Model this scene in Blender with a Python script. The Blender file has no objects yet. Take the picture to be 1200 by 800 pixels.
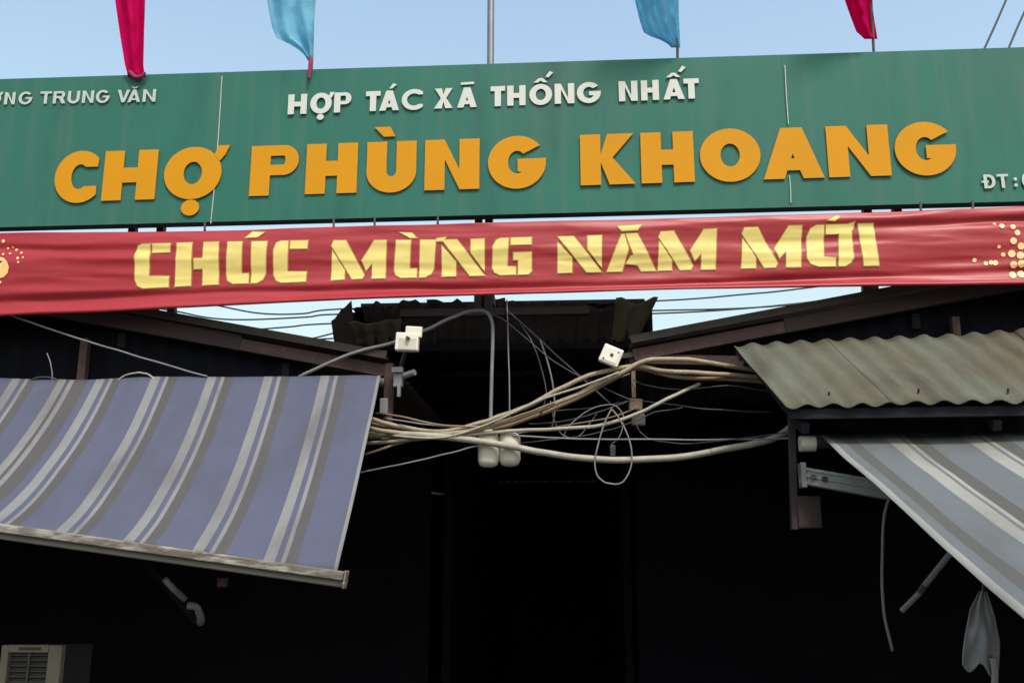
import bpy, bmesh, math, random
from mathutils import Vector, Matrix, noise as mnoise
R = math.radians
random.seed(7)

# ------------------------------------------------------------------ camera, sky, sun, exposure
scene = bpy.context.scene
COL = scene.collection
EYE = Vector((0, 0, 1.8)); PITCH = 13.2; YAW = 3.6; FPX = 1150.0
cam_data = bpy.data.cameras.new('camera'); cam = bpy.data.objects.new('camera', cam_data); COL.objects.link(cam)
cam.location = EYE
cam.rotation_euler = (R(90 + PITCH), 0, R(YAW))
cam_data.sensor_width = 36.0; cam_data.lens = 36.0 * FPX / 1200.0
cam_data.clip_start = 0.05; cam_data.clip_end = 2000
scene.camera = cam
SUN_EL, SUN_AZ = 57.0, 24.0          # the sun stands high behind the photographer's right shoulder
world = bpy.data.worlds.new('World'); scene.world = world; world.use_nodes = True
nt = world.node_tree; nt.nodes.clear()
sky = nt.nodes.new('ShaderNodeTexSky'); sky.sky_type = 'NISHITA'; sky.sun_disc = False
sky.sun_elevation = R(SUN_EL); sky.sun_rotation = R(180 - SUN_AZ)
sky.air_density = 2.0; sky.dust_density = 3.4; sky.ozone_density = 1.1; sky.altitude = 10
bg = nt.nodes.new('ShaderNodeBackground'); bg.inputs['Strength'].default_value = 0.15
wo = nt.nodes.new('ShaderNodeOutputWorld')
nt.links.new(sky.outputs[0], bg.inputs[0]); nt.links.new(bg.outputs[0], wo.inputs[0])
sun_data = bpy.data.lights.new('sun', 'SUN'); sun = bpy.data.objects.new('sun', sun_data); COL.objects.link(sun)
sun_data.energy = 2.0; sun_data.angle = R(8.0); sun_data.color = (1.0, 0.95, 0.88)
sd = Vector((math.sin(R(SUN_AZ)) * math.cos(R(SUN_EL)), -math.cos(R(SUN_AZ)) * math.cos(R(SUN_EL)), math.sin(R(SUN_EL))))
sun.rotation_euler = sd.to_track_quat('Z', 'Y').to_euler()
scene.view_settings.view_transform = 'Standard'; scene.view_settings.look = 'None'
scene.view_settings.exposure = 0.62; scene.view_settings.gamma = 1.0
scene.view_settings.use_curve_mapping = False

# ------------------------------------------------------------------ pixel -> place (a pixel is only a direction, y is the depth of what it touches)
ROT = cam.rotation_euler.to_matrix()
def ray(px, py):
    return ROT @ Vector(((px - 600) / FPX, -(py - 400) / FPX, -1))
def P(px, py, y):
    d = ray(px, py); t = (y - EYE.y) / d.y
    return EYE + d * t
def interp(tab, x):
    if x <= tab[0][0]: a, b = tab[0], tab[1]
    elif x >= tab[-1][0]: a, b = tab[-2], tab[-1]
    else:
        for a, b in zip(tab, tab[1:]):
            if a[0] <= x <= b[0]: break
    return a[1] + (b[1] - a[1]) * (x - a[0]) / (b[0] - a[0])
def smooth_interp(tab, x):
    n = len(tab)
    if x <= tab[0][0] or x >= tab[-1][0]: return interp(tab, x)
    for i in range(n - 1):
        if tab[i][0] <= x <= tab[i+1][0]: break
    t = (x - tab[i][0]) / (tab[i+1][0] - tab[i][0])
    p0, p1, p2, p3 = tab[max(i-1, 0)][1], tab[i][1], tab[i+1][1], tab[min(i+2, n-1)][1]
    return 0.5 * ((2*p1) + (-p0+p2)*t + (2*p0-5*p1+4*p2-p3)*t*t + (-p0+3*p1-3*p2+p3)*t**3)

# ------------------------------------------------------------------ materials
def mat(name, col, rough=0.6, metal=0.0, col2=None, scale=6.0, amt=0.5, bump=0.0, bscale=40.0, stretch=(1, 1, 1),
        trans=0.0, detail=5.0, col3=None, c3scale=2.0, c3lo=0.55, c3hi=0.7, rvar=0.0, spec=0.5):
    m = bpy.data.materials.new(name); m.use_nodes = True
    n = m.node_tree.nodes; L = m.node_tree.links
    b = n['Principled BSDF']
    b.inputs['Roughness'].default_value = rough; b.inputs['Metallic'].default_value = metal
    b.inputs['Specular IOR Level'].default_value = spec
    tc = n.new('ShaderNodeTexCoord'); mp = n.new('ShaderNodeMapping'); mp.inputs['Scale'].default_value = stretch
    L.new(tc.outputs['Object'], mp.inputs['Vector'])
    out = None
    if col2 is not None:
        t = n.new('ShaderNodeTexNoise'); t.inputs['Scale'].default_value = scale; t.inputs['Detail'].default_value = detail
        t.inputs['Roughness'].default_value = 0.65
        L.new(mp.outputs[0], t.inputs['Vector'])
        r = n.new('ShaderNodeMapRange'); r.inputs[1].default_value = 0.5 - amt * 0.5; r.inputs[2].default_value = 0.5 + amt * 0.5
        L.new(t.outputs['Fac'], r.inputs[0])
        mx = n.new('ShaderNodeMix'); mx.data_type = 'RGBA'
        mx.inputs['A'].default_value = (*col, 1); mx.inputs['B'].default_value = (*col2, 1)
        L.new(r.outputs[0], mx.inputs['Factor']); out = mx.outputs['Result']
        if rvar:
            rr = n.new('ShaderNodeMapRange'); rr.inputs[3].default_value = rough - rvar; rr.inputs[4].default_value = rough + rvar
            L.new(t.outputs['Fac'], rr.inputs[0]); L.new(rr.outputs[0], b.inputs['Roughness'])
    if col3 is not None:
        t3 = n.new('ShaderNodeTexNoise'); t3.inputs['Scale'].default_value = c3scale; t3.inputs['Detail'].default_value = 8
        L.new(mp.outputs[0], t3.inputs['Vector'])
        r3 = n.new('ShaderNodeMapRange'); r3.inputs[1].default_value = c3lo; r3.inputs[2].default_value = c3hi
        L.new(t3.outputs['Fac'], r3.inputs[0])
        m3 = n.new('ShaderNodeMix'); m3.data_type = 'RGBA'
        if out: L.new(out, m3.inputs['A'])
        else: m3.inputs['A'].default_value = (*col, 1)
        m3.inputs['B'].default_value = (*col3, 1); L.new(r3.outputs[0], m3.inputs['Factor']); out = m3.outputs['Result']
    if out: L.new(out, b.inputs['Base Color'])
    else: b.inputs['Base Color'].default_value = (*col, 1)
    if bump:
        tb = n.new('ShaderNodeTexNoise'); tb.inputs['Scale'].default_value = bscale; tb.inputs['Detail'].default_value = 4
        L.new(mp.outputs[0], tb.inputs['Vector'])
        bp = n.new('ShaderNodeBump'); bp.inputs['Strength'].default_value = bump; bp.inputs['Distance'].default_value = 0.02
        L.new(tb.outputs['Fac'], bp.inputs['Height']); L.new(bp.outputs[0], b.inputs['Normal'])
    if trans:
        tr = n.new('ShaderNodeBsdfTranslucent'); ms = n.new('ShaderNodeMixShader'); ms.inputs[0].default_value = trans
        if out: L.new(out, tr.inputs['Color'])
        else: tr.inputs['Color'].default_value = (*col, 1)
        L.new(b.outputs[0], ms.inputs[1]); L.new(tr.outputs[0], ms.inputs[2]); L.new(ms.outputs[0], n['Material Output'].inputs['Surface'])
    return m

M = {}
M['asphalt'] = mat('asphalt', (.05, .05, .05), .9, col2=(.075, .072, .068), scale=3, bump=.3, bscale=60)
M['green'] = mat('sign_green', (.014, .112, .080), .6, col2=(.020, .128, .095), scale=1.3, amt=.9, bump=.05, bscale=2.5, stretch=(1, 1, .5),
                 col3=(.034, .108, .085), c3scale=1.1, c3lo=.5, c3hi=.85, rvar=.06, spec=.25)
def streaks(m, col, lo, hi, amt, scale, stretch):
    n, L = m.node_tree.nodes, m.node_tree.links; b = n['Principled BSDF']; src = b.inputs['Base Color'].links[0].from_socket
    tc = n.new('ShaderNodeTexCoord'); mp = n.new('ShaderNodeMapping'); mp.inputs['Scale'].default_value = stretch; L.new(tc.outputs['Object'], mp.inputs[0])
    t = n.new('ShaderNodeTexNoise'); t.inputs['Scale'].default_value = scale; t.inputs['Detail'].default_value = 7; L.new(mp.outputs[0], t.inputs['Vector'])
    r = n.new('ShaderNodeMapRange'); r.inputs[1].default_value = lo; r.inputs[2].default_value = hi; r.inputs[4].default_value = amt; L.new(t.outputs['Fac'], r.inputs[0])
    x = n.new('ShaderNodeMix'); x.data_type = 'RGBA'; x.inputs['B'].default_value = (*col, 1); L.new(src, x.inputs['A']); L.new(r.outputs[0], x.inputs['Factor']); L.new(x.outputs['Result'], b.inputs['Base Color'])
streaks(M['green'], (.075, .13, .11), .5, .78, .5, 4.0, (3.0, 1, .18))
streaks(M['green'], (.006, .05, .045), .56, .8, .5, 2.2, (2.0, 1, .5))
M['sign_back'] = mat('sign_back', (.10, .11, .11), .6, metal=.3)
M['yellow'] = mat('letter_yellow', (.55, .245, .003), .6, col2=(.48, .210, .004), scale=2.5, amt=.7, spec=.15)
M['yellow_side'] = mat('letter_yellow_edge', (.30, .115, .010), .55)
M['white_letter'] = mat('letter_white', (.54, .555, .51), .6, col2=(.43, .455, .415), scale=5, amt=.8)
M['grey_letter'] = mat('letter_pale', (.43, .48, .44), .5, col2=(.34, .40, .37), scale=6, amt=.8)
M['letter_side'] = mat('letter_edge', (.16, .16, .13), .6)
M['seam'] = mat('seam_strip', (.42, .47, .40), .4, metal=.2)
M['red'] = mat('banner_red', (.34, .011, .020), .42, col2=(.38, .034, .044), scale=1.6, amt=.7, stretch=(.4, 1, 2.5), trans=.22, bump=.35, bscale=2.6, rvar=.06, spec=.45)
M['banner_yellow'] = mat('banner_print_yellow', (.66, .54, .15), .6, col2=(.60, .47, .15), scale=7, amt=.7)
M['banner_olive'] = mat('banner_print_outline', (.32, .16, .03), .5)
M['gold'] = mat('banner_print_gold', (.75, .42, .12), .45, col2=(.8, .55, .3), scale=20)
M['pink'] = mat('flag_pink', (.86, .010, .24), .85, col2=(.74, .006, .17), scale=8, trans=.7, spec=.1)
M['blue'] = mat('flag_blue', (.46, .82, .93), .85, col2=(.26, .60, .78), scale=7, trans=.7, spec=.1)
M['magenta_string'] = mat('flag_string', (.22, .015, .07), .8)
M['bamboo'] = mat('flag_stick', (.25, .20, .17), .7, col2=(.15, .13, .12), scale=12)
M['pole'] = mat('pole_grey', (.22, .22, .24), .45, metal=.6, col2=(.16, .16, .17), scale=8)
M['post'] = mat('post_dark', (.022, .020, .022), .7, col2=(.035, .028, .026), scale=9)
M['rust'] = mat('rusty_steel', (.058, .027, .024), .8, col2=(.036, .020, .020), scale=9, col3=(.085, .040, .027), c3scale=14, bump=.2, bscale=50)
M['rust_dark'] = mat('rusty_steel_shaded', (.024, .015, .016), .85, col2=(.036, .020, .019), scale=7)  # same rusty steel, shade put into a darker colour
M['dark'] = mat('shade_dark', (.012, .013, .019), .95, col2=(.018, .018, .023), scale=2.5, spec=.1)  # near-black colour standing in for the deep shade indoors
M['shade_black'] = mat('near_black_shade', (.004, .0045, .008), .95, col2=(.007, .0075, .012), scale=1.5, spec=.1)  # shade behind and under the awnings put into a near-black colour
M['roof_dark'] = mat('roof_sheet_dark', (.030, .028, .028), .85, col2=(.055, .043, .035), scale=5, bump=.2, spec=.15)
M['roof_mid'] = mat('roof_sheet_mossy_lit', (.10, .09, .058), .85, col2=(.17, .145, .092), scale=7, amt=.6, col3=(.03, .026, .022), c3scale=5, bump=.2, spec=.2)  # lighter copy of the roof sheet, the light on it put into the colour
M['roof_moss'] = mat('roof_sheet_weathered', (.066, .072, .054), .85, col2=(.105, .110, .084), scale=4, amt=.7, stretch=(1, .35, 1),
                     col3=(.072, .060, .036), c3scale=2.6, c3lo=.45, c3hi=.75, bump=.25, bscale=35, spec=.25)
M['lav'] = mat('awning_lavender', (.078, .086, .134), .8, col2=(.062, .070, .112), scale=5, amt=.8, trans=.08, bump=.06, bscale=14, spec=.3)
M['lav_white'] = mat('awning_pale_stripe', (.195, .20, .20), .8, col2=(.15, .153, .156), scale=6, amt=.8, trans=.08, spec=.3)
M['lav_brown'] = mat('awning_taupe_stripe', (.074, .071, .076), .8, col2=(.060, .058, .062), scale=6, amt=.8, trans=.08, spec=.3)
M['slate'] = mat('awning_slate', (.112, .128, .138), .8, col2=(.092, .107, .117), scale=5, amt=.8, trans=.08, bump=.06, bscale=14, spec=.3)
M['slate_white'] = mat('awning_cream_stripe', (.27, .275, .255), .75, col2=(.22, .225, .21), scale=6, amt=.8, trans=.08, spec=.3)
M['slate_brown'] = mat('awning_olive_stripe', (.078, .081, .077), .8, col2=(.064, .067, .064), scale=6, amt=.8, trans=.08, spec=.3)
for _k in ('lav', 'lav_white', 'lav_brown'): streaks(M[_k], (.055, .052, .055), .46, .8, .65, 3.0, (1.6, .5, .5))
for _k in ('slate', 'slate_white', 'slate_brown'): streaks(M[_k], (.065, .065, .06), .46, .8, .65, 3.0, (1.6, .5, .5))
streaks(M['roof_moss'], (.045, .038, .026), .5, .72, .75, 6.0, (1.5, .22, .22))
M['rail'] = mat('rail_flaking_white', (.13, .115, .09), .7, col2=(.085, .072, .055), scale=9, amt=.5, stretch=(.45, 1, 1.6), col3=(.27, .26, .235), c3scale=22, c3lo=.46, c3hi=.66, bump=.3)
M['rail_under'] = mat('rail_weathered_grey', (.06, .055, .048), .75, col2=(.04, .036, .03), scale=9)
M['alu'] = mat('awning_arm_grey', (.20, .205, .21), .5, metal=.4, col2=(.13, .13, .135), scale=10)
M['cable_beige'] = mat('cable_beige', (.34, .285, .19), .65, col2=(.17, .135, .085), scale=13, amt=.55)
M['cable_pale'] = mat('cable_pale', (.35, .325, .265), .65, col2=(.18, .165, .13), scale=13, amt=.55)
M['cable_brown'] = mat('cable_brown', (.22, .15, .085), .6, col2=(.14, .095, .06), scale=9)
M['cable_grey'] = mat('cable_grey', (.18, .18, .18), .6, col2=(.12, .12, .125), scale=9)
M['cable_dim'] = mat('cable_dim', (.050, .050, .055), .6, col2=(.032, .032, .036), scale=9)
M['cable_black'] = mat('cable_black', (.012, .013, .016), .6)
M['box_white'] = mat('box_white', (.70, .68, .60), .5, col2=(.58, .54, .46), scale=9, amt=.6)
M['box_cream'] = mat('box_cream', (.52, .50, .43), .5, col2=(.36, .34, .28), scale=9, amt=.7)
M['box_hole'] = mat('box_hole', (.05, .04, .03), .8)
M['beige'] = mat('cooler_beige', (.19, .172, .13), .7, col2=(.14, .126, .098), scale=6)
M['grille'] = mat('cooler_grille', (.04, .04, .04), .6)
M['cloth'] = mat('cloth_grey', (.27, .27, .272), .95, col2=(.19, .19, .195), scale=8, bump=.1)
M['breaker'] = mat('breaker_brown', (.16, .10, .06), .6, col2=(.10, .065, .04), scale=12)

# ------------------------------------------------------------------ helpers
def link(o, parent=None):
    COL.objects.link(o)
    if parent is not None: o.parent = parent
    return o
def mesh_obj(name, verts, faces, material, parent=None, smooth=False, fmats=None):
    me = bpy.data.meshes.new(name); me.from_pydata([tuple(v) for v in verts], [], faces); me.update()
    mats = material if isinstance(material, (list, tuple)) else [material]
    for m in mats: me.materials.append(m)
    if fmats: me.polygons.foreach_set('material_index', fmats)
    if smooth: me.polygons.foreach_set('use_smooth', [True] * len(me.polygons))
    bm = bmesh.new(); bm.from_mesh(me); bmesh.ops.recalc_face_normals(bm, faces=bm.faces); bm.to_mesh(me); bm.free()
    o = bpy.data.objects.new(name, me); link(o)
    if parent is not None:
        o.parent = parent; o.matrix_parent_inverse = Matrix.Translation(parent.location).inverted()
    return o
def thing(name, label, cat, loc, group=None):
    o = bpy.data.objects.new(name, None); link(o); o.location = loc; o.empty_display_size = 0.1
    return tag(o, label, cat, group)
def tag(o, label, cat, group=None):
    o['label'] = label; o['category'] = cat
    if group: o['group'] = group
    return o
def box(c, s, rot=None, bev=0.0):
    bm = bmesh.new(); bmesh.ops.create_cube(bm, size=1.0)
    for v in bm.verts: v.co = Vector((v.co.x * s[0], v.co.y * s[1], v.co.z * s[2]))
    if bev: bmesh.ops.bevel(bm, geom=bm.edges[:], offset=bev, segments=2, affect='EDGES', profile=.5)
    if rot is not None:
        for v in bm.verts: v.co = rot @ v.co
    bm.verts.index_update()
    vs = [v.co + Vector(c) for v in bm.verts]; fs = [[v.index for v in f.verts] for f in bm.faces]; bm.free()
    return vs, fs
def beam(a, b, w, h, up=Vector((0, 0, 1)), bev=0.0):
    a = Vector(a); b = Vector(b); d = (b - a); L = d.length; x = d.normalized()
    s = x.cross(up); 
    if s.length < 1e-4: s = x.cross(Vector((0, 1, 0)))
    s.normalize(); u = s.cross(x)
    rot = Matrix((x, s, u)).transposed()
    return box((a + b) / 2, (L, w, h), rot, bev)
def join(*parts):
    vs, fs = [], []
    for v, f in parts:
        o = len(vs); vs += list(v); fs += [[i + o for i in q] for q in f]
    return vs, fs
def catmull(pts, n=8):
    pts = [Vector(p) for p in pts]; out = []
    for i in range(len(pts) - 1):
        p0, p1, p2, p3 = pts[max(i-1, 0)], pts[i], pts[i+1], pts[min(i+2, len(pts)-1)]
        for k in range(n):
            t = k / n
            out.append(0.5 * ((2*p1) + (p2-p0)*t + (2*p0-5*p1+4*p2-p3)*t*t + (3*p1-p0-3*p2+p3)*t**3))
    out.append(pts[-1]); return out
def tube(path, r, seg=8, rfun=None):
    vs, fs = [], []; n = len(path); ref = Vector((0, 1, 0.13)).normalized()
    for i, p in enumerate(path):
        t = (path[min(i+1, n-1)] - path[max(i-1, 0)]).normalized()
        a = t.cross(ref)
        if a.length < 1e-3: a = t.cross(Vector((1, 0, 0)))
        a.normalize(); b = t.cross(a); rr = r if rfun is None else r * rfun(i / (n - 1))
        for k in range(seg):
            q = 2 * math.pi * k / seg; vs.append(p + a * (rr * math.cos(q)) + b * (rr * math.sin(q)))
    for i in range(n - 1):
        for k in range(seg):
            k2 = (k + 1) % seg; fs.append([i*seg+k, i*seg+k2, (i+1)*seg+k2, (i+1)*seg+k])
    fs.append(list(range(seg))[::-1]); fs.append([(n-1)*seg + k for k in range(seg)])
    return vs, fs
def cyl(a, b, r, seg=14): return tube([Vector(a), Vector(b)], r, seg)
def grid(fn, nu, nv):
    vs = [fn(i / nu, j / nv) for j in range(nv + 1) for i in range(nu + 1)]
    fs = [[j*(nu+1)+i, j*(nu+1)+i+1, (j+1)*(nu+1)+i+1, (j+1)*(nu+1)+i] for j in range(nv) for i in range(nu)]
    return vs, fs
def solid(o, t, off=0.0):
    md = o.modifiers.new('thickness', 'SOLIDIFY'); md.thickness = t; md.offset = off; return o
def nz(x, y, z=0.0): return mnoise.noise(Vector((x, y, z)))

# corrugated sheet on the quad A (u0,v0) B (u1,v0) C (u1,v1) D (u0,v1); waves run across u
def corrugated(A, B, Cc, D, wave, amp, nv=6, jag=0.0, seed=0.0, warp=0.0, phase=0.0, u0=0.0, u1=1.0, per=8):
    A, B, Cc, D = map(Vector, (A, B, Cc, D))
    W = ((B - A).length + (Cc - D).length) / 2; nw = W / wave
    nrm = (B - A).cross(D - A).normalized()
    nu = max(4, int(per * nw * (u1 - u0)))
    def f(s, v):
        u = u0 + (u1 - u0) * s
        jv = v
        if jag: jv = v + (1 - v) * jag * abs(nz(u * W * 6 + seed, seed * 1.7)) if v < .5 else v
        p = A.lerp(B, u).lerp(D.lerp(Cc, u), jv)
        return p + nrm * (amp * math.sin(2 * math.pi * (u * nw + phase)) + warp * nz(u * W * 1.1 + seed, v * 2, seed))
    return grid(f, nu, nv)

# ------------------------------------------------------------------ the setting
def floor_fn(u, v): return Vector((-150 + 300 * u, -120 + 300 * v, 0))
gv, gf = grid(floor_fn, 10, 10)
g = mesh_obj('ground', gv, gf, M['asphalt']); g['kind'] = 'structure'

Y_SIGN = 6.0; Y_BAN = 5.90; Y_GAB = 6.12; Y_POST = 6.42; BACK = 21.0

# ------------------------------------------------------------------ glyph outlines (unit cap height)
def arc(cx, cy, rx, ry, a0, a1, n=18):
    return [(cx + rx * math.cos(R(a0 + (a1 - a0) * i / n)), cy + ry * math.sin(R(a0 + (a1 - a0) * i / n))) for i in range(n + 1)]
def G_O(w, s, h): 
    return [arc(w/2, .5, w/2, .525, 0, 360, 40)[:-1], arc(w/2, .5, w/2 - s, .525 - h, 0, 360, 36)[:-1][::-1]]
def G_C(w, s, h):
    cx = w * .58; rx = cx; a = math.degrees(math.acos((w - cx) / rx)); ix = rx - s * .86; iy = .525 - h * .92; b = 52
    yi = iy * math.sin(R(b)); xe = w * .985
    return [arc(cx, .5, rx, .525, a, 360 - a, 34) + [(xe, .5 - yi * .98)] + arc(cx, .5, ix, iy, 360 - b, b, 26) + [(xe, .5 + yi * .98)]]
def G_G(w, s, h):
    cx = w * .5; rx = w * .5; ry = .525; yb = .565; bh = h * .85
    ix, iy = rx - s, ry - h; th = math.degrees(math.asin(max(-1, min(1, (yb - bh - .5) / iy))))
    o = arc(cx, .5, rx, ry, 38, 352, 38) + [(w, yb), (cx * 1.02, yb), (cx * 1.02, yb - bh)]
    o += arc(cx, .5, ix, iy, 360 + th if th > -5 else 360 + th, 46, 30)
    return [o]
def G_H(w, s, h): return [[(0,0),(0,1),(s,1),(s,.5+h/2),(w-s,.5+h/2),(w-s,1),(w,1),(w,0),(w-s,0),(w-s,.5-h/2),(s,.5-h/2),(s,0)]]
def G_P(w, s, h):
    b = .60; y0 = 1 - b; r = b / 2; cx = w - r * .95
    o = [(0,0),(0,1)] + arc(cx, y0 + r, r * .95, r, 90, -90, 18) + [(s, y0),(s,0)]
    hh = h * .70; i = [(s, 1 - hh)] + [(s, y0 + hh)] + arc(cx, y0 + r, max(r * .95 - s, .03), r - hh, -90, 90, 12)
    return [o, i]
def G_R(w, s, h):
    b = .58; y0 = 1 - b; r = b / 2; cx = w * .94 - r * .95
    o = [(0,0),(0,1)] + arc(cx, y0 + r, r * .95, r, 90, -60, 16) + [(w, 0), (w - s * 1.2, 0), (w * .48, y0), (s, y0), (s, 0)]
    i = [(s, 1 - h), (s, y0 + h)] + arc(cx, y0 + r, max(r * .95 - s, .03), r - h, -90, 90, 12)
    return [o, i]
def G_U(w, s, h):
    r = w / 2; yr = .42
    return [[(0,1),(0,yr-.02)] + arc(r, yr - .02, r, yr, 180, 360, 26) + [(w,1),(w-s,1),(w-s,yr)] + arc(r, yr, r - s, yr - h, 360, 180, 22) + [(s,yr),(s,1)]]
def G_N(w, s, h): d = .36 if s > .3 else .24; return [[(0,0),(0,1),(s*.98,1),(w-s,d+.04),(w-s,1),(w,1),(w,0),(w-s*.98,0),(s,.96-d),(s,0)]]
def G_K(w, s, h): return [[(0,0),(0,1),(s,1),(s,.60),(w-s*1.3,1),(w,1),(w*.60,.53),(w*1.02,0),(w-s*1.22,0),(s,.44),(s,0)]]
def G_A(w, s, h):
    a = s * .52; k = w/2 - a; c0, c1 = (.16, .16 + h*.78); ap = (w/2 - s) / k
    lo = [(0,0),(w/2-a,1),(w/2+a,1),(w,0),(w-s,0),(w-s-c0*k*1.0,c0),(s+c0*k*1.0,c0),(s,0)]
    if ap > c1 + .08: return [lo, [(s+c1*k,c1),(w-s-c1*k,c1),(w/2,min(ap,.86))]]
    return [lo]
def G_T(w, s, h): return [[(w/2-s/2,0),(w/2-s/2,1-h),(0,1-h),(0,1),(w,1),(w,1-h),(w/2+s/2,1-h),(w/2+s/2,0)]]
def G_X(w, s, h): return [[(0,0),(w*.36,.51),(.02,1),(s*1.2,1),(w/2,.68),(w-s*1.2,1),(w-.02,1),(w*.64,.51),(w,0),(w-s*1.22,0),(w/2,.34),(s*1.22,0)]]
def G_V(w, s, h): return [[(0,1),(s*1.02,1),(w/2,.3),(w-s*1.02,1),(w,1),(w/2+s*.5,0),(w/2-s*.5,0)]]
def G_D(w, s, h):   # barred D
    o = [(s*.5,0),(s*.5,.42),(-.04,.42),(-.04,.56),(s*.5,.56),(s*.5,1)] + arc(w*.5, .5, w*.5, .5, 90, -90, 20)
    i = [(s*1.5,1-h),(s*1.5,.56),(w*.5,.56),(w*.5,.42),(s*1.5,.42),(s*1.5,h)] + arc(w*.5, .5, w*.5 - s, .5 - h, -90, 90, 16)
    return [o, i]
GL = dict(O=G_O, C=G_C, G=G_G, H=G_H, P=G_P, R=G_R, U=G_U, N=G_N, K=G_K, A=G_A, T=G_T, X=G_X, V=G_V, D=G_D)
def accent(kind, w, s):
    c = w / 2
    if kind == 'dot': return [arc(c, -.19, .13 + s*.12, .12 + s*.1, 0, 360, 20)[:-1]]
    if kind == 'horn': return [[(w*.86,.87),(w*.92,1.04),(w*1.12,1.04),(w*1.05,.86),(w*.95,.72)]]
    if kind == 'grave': return [[(c-.34,1.30),(c-.04,1.30),(c+.06,1.10),(c-.16,1.10)]]
    if kind == 'acute': return [[(c-.02,1.10),(c+.16,1.36),(c+.34,1.30),(c+.12,1.10)]]
    if kind == 'tilde': return [[(c-.30,1.14),(c-.30,1.26),(c+.32,1.28),(c+.32,1.16)]]
    if kind == 'circ': return [[(c-.34,1.10),(c-.08,1.30),(c+.08,1.30),(c+.34,1.10),(c+.14,1.10),(c,1.19),(c-.14,1.10)]]
    if kind == 'circ_acute': return [[(c-.34,1.10),(c-.08,1.32),(c+.08,1.32),(c+.34,1.10),(c+.14,1.10),(c,1.19),(c-.14,1.10)],
                                     [(c+.22,1.38),(c+.42,1.66),(c+.58,1.58),(c+.36,1.34)]]
    if kind == 'breve': return [[(c-.24,1.26)] + arc(c, 1.26, .24, .18, 180, 360, 10) + [(c+.14,1.28)] + arc(c, 1.27, .12, .07, 360, 180, 8)]
    return []

def curve_mesh(name, loops, depth):
    cu = bpy.data.curves.new('outline', 'CURVE'); cu.dimensions = '2D'; cu.fill_mode = 'BOTH'; cu.extrude = depth
    for lp in loops:
        s = cu.splines.new('POLY'); s.points.add(len(lp) - 1)
        for p, (x, y) in zip(s.points, lp): p.co = (x, y, 0, 1)
        s.use_cyclic_u = True
    o = bpy.data.objects.new('outline', cu); COL.objects.link(o)
    bpy.context.view_layer.update()
    dg = bpy.context.evaluated_depsgraph_get()
    me = bpy.data.meshes.new_from_object(o.evaluated_get(dg), depsgraph=dg)
    bpy.data.objects.remove(o); bpy.data.curves.remove(cu)
    me.name = name; return me

# sign-plane letter: x extents in the photograph at mid height, base and cap lines
def sign_letter(parent, ch, x0, x1, base, cap, sw, sh, depth, m_face, m_side, acc=(), shift=0.0):
    xm = (x0 + x1) / 2; b, c = base(xm), cap(xm); pm = (b + c) / 2
    X0 = P(x0, pm, Y_SIGN).x; X1 = P(x1, pm, Y_SIGN).x; Z0 = P(xm, b, Y_SIGN).z; Z1 = P(xm, c, Y_SIGN).z
    Hh = Z1 - Z0; w = (X1 - X0) / Hh
    loops = (GL[ch](w, sw, sh) if ch in GL else [])
    if ch == ':': loops = [arc(w/2, .18, .12, .12, 0, 360, 14)[:-1], arc(w/2, .62, .12, .12, 0, 360, 14)[:-1]]
    for a in acc: loops += accent(a, w, sw)
    me = curve_mesh('letter', loops, .5)
    sl = (P(x1, base(x1), Y_SIGN).z - P(x0, base(x0), Y_SIGN).z) / (X1 - X0)
    for v in me.vertices:
        u, vv, d = v.co
        v.co = (X0 + u * Hh, Y_SIGN - .002 - (d + .5) * depth, Z0 + vv * Hh + u * Hh * sl)
    # the curve's extrusion is symmetric: d=+0.5 faces the street
    me.materials.clear(); me.materials.append(m_face); me.materials.append(m_side); me.update()
    for p in me.polygons:
        p.material_index = 0 if abs(p.normal.y) > .7 else 1; p.use_smooth = False
    o = bpy.data.objects.new('letter', me); COL.objects.link(o); o.parent = parent
    o.matrix_parent_inverse = Matrix.Translation(parent.location).inverted()
    return o

# ------------------------------------------------------------------ the market sign
top_l = lambda x: 92.5 - .0312 * x
bot_l = lambda x: 266.0 - .0253 * x
sign = thing('market_sign', 'long green market name board with raised yellow and white letters above the passage', 'sign', P(600, 340, Y_POST))
def vert_px(px, py0, py1):
    """same world x at another pixel row: the upright's own line"""
    return P(px, py0, Y_SIGN).x
XS = [P(-330, 180, Y_SIGN).x, P(254, 177, Y_SIGN).x, P(922.5, 157, Y_SIGN).x, P(1480, 130, Y_SIGN).x]
def z_at(line, X):
    lo, hi = -600, 1900
    for _ in range(40):
        mid = (lo + hi) / 2
        if P(mid, line(mid), Y_SIGN).x < X: lo = mid
        else: hi = mid
    return P(lo, line(lo), Y_SIGN).z
for i in range(3):
    xa, xb = XS[i] + .0006, XS[i+1] - .0006
    def pf(u, v, xa=xa, xb=xb, i=i):
        X = xa + (xb - xa) * u; z0, z1 = z_at(bot_l, X), z_at(top_l, X)
        edge = min(u, 1 - u, v, 1 - v); k = min(1, edge * 8)
        dy = .010 * k * nz(X * .9, v * 1.6, i * 3.1) + .003 * k * nz(X * 3.1, v * 4.2, i)
        return Vector((X, Y_SIGN + dy * .6 + .004, z0 + (z1 - z0) * v))
    v, f = grid(pf, 60, 14)
    o = mesh_obj('panel', v, f, M['green'], sign, smooth=True)
    # a shallow return all round gives the sheet its folded edge
    corners = [(xa, z_at(bot_l, xa)), (xb, z_at(bot_l, xb)), (xb, z_at(top_l, xb)), (xa, z_at(top_l, xa))]
    rim = [Vector((x, Y_SIGN + .004, z)) for x, z in corners] + [Vector((x, Y_SIGN + .09, z)) for x, z in corners]
    mesh_obj('panel_edge', rim, [[k, (k+1) % 4, 4 + (k+1) % 4, 4 + k] for k in range(4)] + [[4, 5, 6, 7]], M['sign_back'], sign)
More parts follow.
